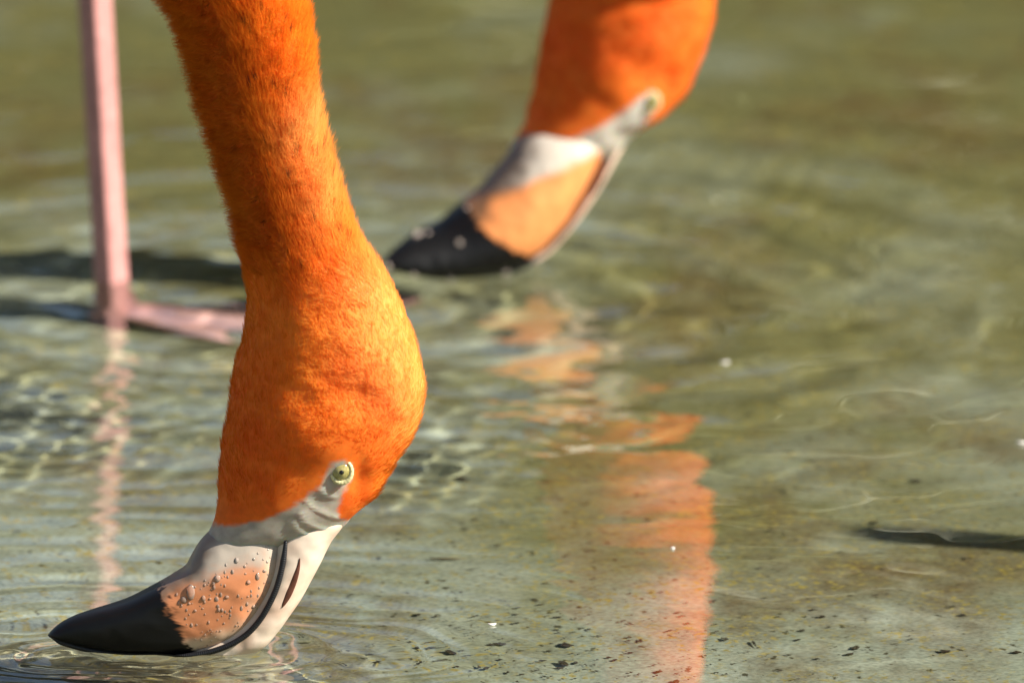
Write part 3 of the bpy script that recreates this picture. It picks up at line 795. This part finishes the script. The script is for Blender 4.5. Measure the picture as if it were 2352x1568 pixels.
def e2(pts): return [((u - 1100) * K2, (628 - v) * K2 / cp) for u, v in pts]
B2['ext'] = (e2([(1285, -80), (1335, -190), (1375, -300), (1385, -420), (1365, -560), (1300, -720), (1180, -900)]) + [(-0.10, 0.44), (-0.17, 0.50), (-0.24, 0.54), (-0.33, 0.56), (-0.45, 0.60), (-0.56, 0.635), (-0.60, 0.645)],
             e2([(1640, -80), (1625, -180), (1612, -290), (1620, -420), (1610, -580), (1560, -780), (1430, -1000)]) + [(-0.03, 0.56), (-0.10, 0.68), (-0.20, 0.77), (-0.33, 0.79), (-0.45, 0.75), (-0.56, 0.68), (-0.60, 0.66)],
             [0.034, 0.029, 0.025, 0.024, 0.025, 0.027, 0.030, 0.038, 0.06, 0.09, 0.105, 0.08, 0.035, 0.01])
pl = water_pt(254, 640); pl2 = water_pt(668, 642)
def loc2(p, x): return (x - yb[0], p[1] - Y2)
lx, ly = loc2(pl, pl[0]); lx2, ly2 = loc2(pl2, pl2[0])
B2['legs'] = [((lx - 0.031, ly, 0.62), (lx + 0.0035, ly, -DEPTH + 0.016), -0.20), ((lx2 - 0.05, ly2, 0.62), (lx2, ly2, -DEPTH + 0.016), 1.15)]
make_flamingo(B2, 'orange flamingo in soft focus standing behind, bill tip just touching the water', 0)

# ---- third bird, upright beyond the right edge: only the shadow of its bill reaches the picture
def bed_pt(u, v):
    """point of the pool floor seen at (u, v) through the flat water."""
    p = water_pt(u, v); d = p - CAM; d /= np.linalg.norm(d)
    h = math.hypot(d[0], d[1]) / 1.333; t = h / math.sqrt(1 - h * h) * DEPTH
    hd = np.array([d[0], d[1]]) / math.hypot(d[0], d[1])
    return np.array([p[0] + hd[0] * t, p[1] + hd[1] * t, -DEPTH])
tip = bed_pt(2200, 1238)
hin = math.cos(SUN_EL) / 1.333; off = DEPTH * hin / math.sqrt(1 - hin * hin) + 0.474 / math.tan(SUN_EL)
tip3 = np.array([tip[0] + off * math.cos(SUN_AZ), tip[1] - off * math.sin(SUN_AZ)])
B3 = dict(B1); RA = math.radians(51)
eyeQ = np.array([(785 - 600) * K1, (1490 - 1054) * K1 / cp])
def xf3(Q):
    q = Q - eyeQ; q = q * np.array([1, -1])
    return np.column_stack([q[:, 0] * math.cos(RA) - q[:, 1] * math.sin(RA), q[:, 0] * math.sin(RA) + q[:, 1] * math.cos(RA)]) + np.array([0, 0.52])
B3['xf'] = xf3; B3['hairs'] = 0
c3 = np.array([(.155, .335), (.215, .305), (.285, .315), (.335, .36), (.365, .43), (.40, .52), (.455, .60), (.53, .655), (.63, .675), (.75, .665), (.87, .64), (.95, .62)])
h3 = np.array([.027, .027, .028, .029, .032, .045, .075, .10, .115, .09, .045, .012])
t3 = np.gradient(c3, axis=0); t3 /= np.linalg.norm(t3, axis=1)[:, None]; p3 = np.column_stack([-t3[:, 1], t3[:, 0]])
l0 = xf3(np.column_stack([(np.array([400, 710]) - 600) * K1, (1490 - np.array([45, 5])) * K1 / cp]))
sg = 1.0 if np.dot(l0[0] - l0[1], p3[0]) > 0 else -1.0
B3['ext'] = (list(c3 + sg * p3 * h3[:, None]), list(c3 - sg * p3 * h3[:, None]), list(h3 * 0.9))
B3['legs'] = [((.62, 0.05, 0.60), (.63, 0.05, -DEPTH + 0.010), math.pi), ((.66, -0.05, 0.60), (.69, -0.05, -DEPTH + 0.010), math.pi)]
R3 = SUN_AZ
d3 = np.array([-0.126 * math.cos(-R3), -0.126 * math.sin(-R3)])
B3['loc'] = (tip3[0] - d3[0], tip3[1] - d3[1], 0); B3['rz'] = -R3
make_flamingo(B3, 'upright flamingo whose bill throws the thin dark pointed shadow onto the pool floor', 0)

# ------------------------------------------------------------------ shrubs on the far bank (their mirror image colours the water)
def leaf_mat():
    m, N, L, B = mat('shrub_leaf')
    oi = N.new('ShaderNodeTexCoord'); n = noise(N, L, oi.outputs['Object'], 9.0, 4)
    r = ramp(N, L, n.outputs[0], [(0.3, (0.035, 0.05, 0.012)), (0.7, (0.10, 0.11, 0.03))])
    L.new(r.outputs[0], B.inputs['Base Color']); B.inputs['Roughness'].default_value = 0.5
    return m
M_leaf = leaf_mat(); M_bark = plain('shrub_bark', (0.07, 0.05, 0.035), 0.9, 0.2, scale=30)
def shrub_meshes(seed, n=7000):
    r = np.random.default_rng(seed); V, F = [], []
    d = r.normal(0, 1, (n, 3)); d /= np.linalg.norm(d, axis=1)[:, None]
    rad = r.random(n) ** 0.45
    lump = 0.72 + 0.28 * vnoise(d[:, 0] * 2.6 + 9, d[:, 1] * 2.6 + 9, d[:, 2] * 2.6 + 9, seed)
    c = d * (rad * lump)[:, None] * np.array([0.55, 0.5, 0.5]) + np.array([0, 0, 0.5])
    for p in c:
        a = r.normal(0, 1, 3); a /= np.linalg.norm(a); b = np.cross(a, r.normal(0, 1, 3)); b /= np.linalg.norm(b)
        l, wd = r.uniform(0.018, 0.034), r.uniform(0.008, 0.014); i = len(V)
        V += [p - a * l, p + b * wd, p + a * l, p - b * wd]; F.append((i, i + 1, i + 2, i + 3))
    me = bpy.data.meshes.new('crown'); me.from_pydata([tuple(v) for v in V], [], F); me.materials.append(M_leaf)
    V, F = [], []
    for q in range(5):
        e = np.array([r.uniform(-.3, .3), r.uniform(-.3, .3), r.uniform(.55, .85)]) * (1 if q else 1)
        R_ = tube(np.array([[0.02 * q - .04, 0, -0.03], [e[0] * .3, e[1] * .3, e[2] * .45], e]), [0.03, 0.018, 0.005], 8)
        F += ring_faces(3, 8, True, len(V)); V += list(R_.reshape(-1, 3))
    mt = bpy.data.meshes.new('trunk'); mt.from_pydata([tuple(v) for v in V], [], F); mt.materials.append(M_bark)
    return me, mt
SH = [shrub_meshes(101), shrub_meshes(102)]
for i, (x, y, h, wd) in enumerate([(-6.5, 16.2, 3.2, 4.2), (-3.6, 15.6, 3.5, 4.0), (-1.2, 15.9, 4.1, 3.8), (0.9, 15.5, 5.0, 3.8), (3.0, 16.1, 5.6, 4.4), (5.6, 15.7, 4.9, 4.2), (8.4, 16.4, 4.4, 4.4)]):
    e = bpy.data.objects.new('shrub', None); link(e); e.location = (x, y, 0.24); e.scale = (wd, wd, h); e.rotation_euler.z = i * 1.3
    for me, nm in zip(SH[i % 2], ('crown', 'trunk')):
        link(bpy.data.objects.new(nm, me), e)
    tag(e, 'dense olive green shrub on the far bank, mirrored as a dark tone in the water', 'shrub', 'shrubs on the far bank')

# ------------------------------------------------------------------ scraps on the pool floor, sparkle wisps on the water
dbr = np.random.default_rng(12)
def scrap(w_, l_, th=0.0006, n=11):
    a = np.sort(dbr.uniform(0, 2 * math.pi, n)); r = dbr.uniform(0.55, 1.0, n)
    x, y = np.cos(a) * r * w_ / 2, np.sin(a) * r * l_ / 2
    z = 0.0004 * np.sin(a * 2 + dbr.uniform(0, 6))
    V = [(x[i], y[i], z[i] + th) for i in range(n)] + [(x[i], y[i], z[i] - th) for i in range(n)]
    F = [tuple(range(n)), tuple(range(2 * n - 1, n - 1, -1))] + [(i, n + i, n + (i + 1) % n, (i + 1) % n) for i in range(n)]
    return V, F
for (u, v, wpx, hpx) in [(1035, 1501, 46, 14), (1148, 1480, 46, 8), (1300, 1484, 36, 12), (1965, 1490, 28, 11), (1955, 1506, 24, 7), (2104, 1109, 34, 14), (1060, 1100, 30, 14), (1662, 1471, 14, 7), (1290, 1527, 24, 10), (2170, 1499, 34, 7), (2335, 1501, 26, 7), (1088, 1416, 16, 6), (955, 1489, 20, 6), (1890, 1419, 18, 6), (1555, 1568, 22, 8), (1110, 1535, 22, 6), (1730, 1480, 9, 14), (2010, 1205, 22, 8), (960, 1415, 14, 7), (880, 1440, 14, 6), (2215, 1414, 18, 7)]:
    p = bed_pt(u, v)
    V, F = scrap(wpx * K1, hpx * K1 / 0.225)
    o = mesh_obj('leaf_scrap', V, F, M_debris, None, False); o.location = (p[0], p[1], -DEPTH + 0.0026); o.rotation_euler.z = dbr.uniform(-0.3, 0.3); receives(o)
    tag(o, 'small dark scrap of dead leaf lying on the pale pool floor', 'leaf scrap', 'dark leaf scraps on the pool floor')
p = bed_pt(1022, 1286)
pts = np.array([(-0.0062, 0.001, 0), (-0.002, 0.0002, 0.0003), (0.003, -0.0004, 0.0002), (0.0064, -0.0016, 0)])
o = mesh_obj('stem', tube(pts, [0.0005, 0.0008, 0.0008, 0.0005], 8).reshape(-1, 3), ring_faces(4, 8), M_straw); o.location = (p[0], p[1], -DEPTH + 0.0028); receives(o)
tag(o, 'short straight brown stem lying on the pool floor beside the dripping bill', 'stem')
# specks too many and too small to count
V, F = [], []
for q in range(620):
    if q % 3: u, v = dbr.normal(1250, 330), 1560 - abs(dbr.normal(0, 130))
    else: u, v = dbr.uniform(0, 2352), dbr.uniform(900, 1600)
    p = bed_pt(u, v); w_ = dbr.choice([0.0006, 0.001, 0.0016, 0.0025], p=[.35, .35, .2, .1])
    a, b = scrap(w_ * dbr.uniform(0.8, 1.8), w_ * dbr.uniform(1, 2.2), 0.0002, 6)
    off = len(V); V += [(p[0] + x, p[1] + y, -DEPTH + 0.002 + z) for x, y, z in a]; F += [tuple(off + g for g in f) for f in b]
o = mesh_obj('debris_specks', V, F, M_debris, None, False); receives(o)
tag(o, 'fine dark specks of debris scattered over the pool floor', 'debris', None, 'stuff')
for (u, v, ln) in [(1130, 1433, 0.0035), (2348, 1016, 0.005), (1665, 832, 0.004), (1545, 1258, 0.0015)]:  # white wisps added in place of sparkles and a sun glint
    p = water_pt(u, v, 0.0006)
    t = np.linspace(-1, 1, 9)
    pts = np.column_stack([t * ln / 2, 0.15 * ln * t ** 2, 0.0004 + 0.0006 * t ** 2])
    o = mesh_obj('sparkle_wisp', tube(pts, 0.00055 * (1.05 - t ** 2), 8).reshape(-1, 3), ring_faces(9, 8), M_sparkle); o.location = (p[0], p[1], 0.0)
    tag(o, 'tiny curled white wisp on the water standing for a sparkle', 'sparkle wisp', 'white wisps standing for sparkles on the water')

# ------------------------------------------------------------------ metres to scene units
for o in sc.objects:
    if o.parent is None and o.type not in ('CAMERA', 'LIGHT'):
        o.location = o.location * US; o.scale = o.scale * US
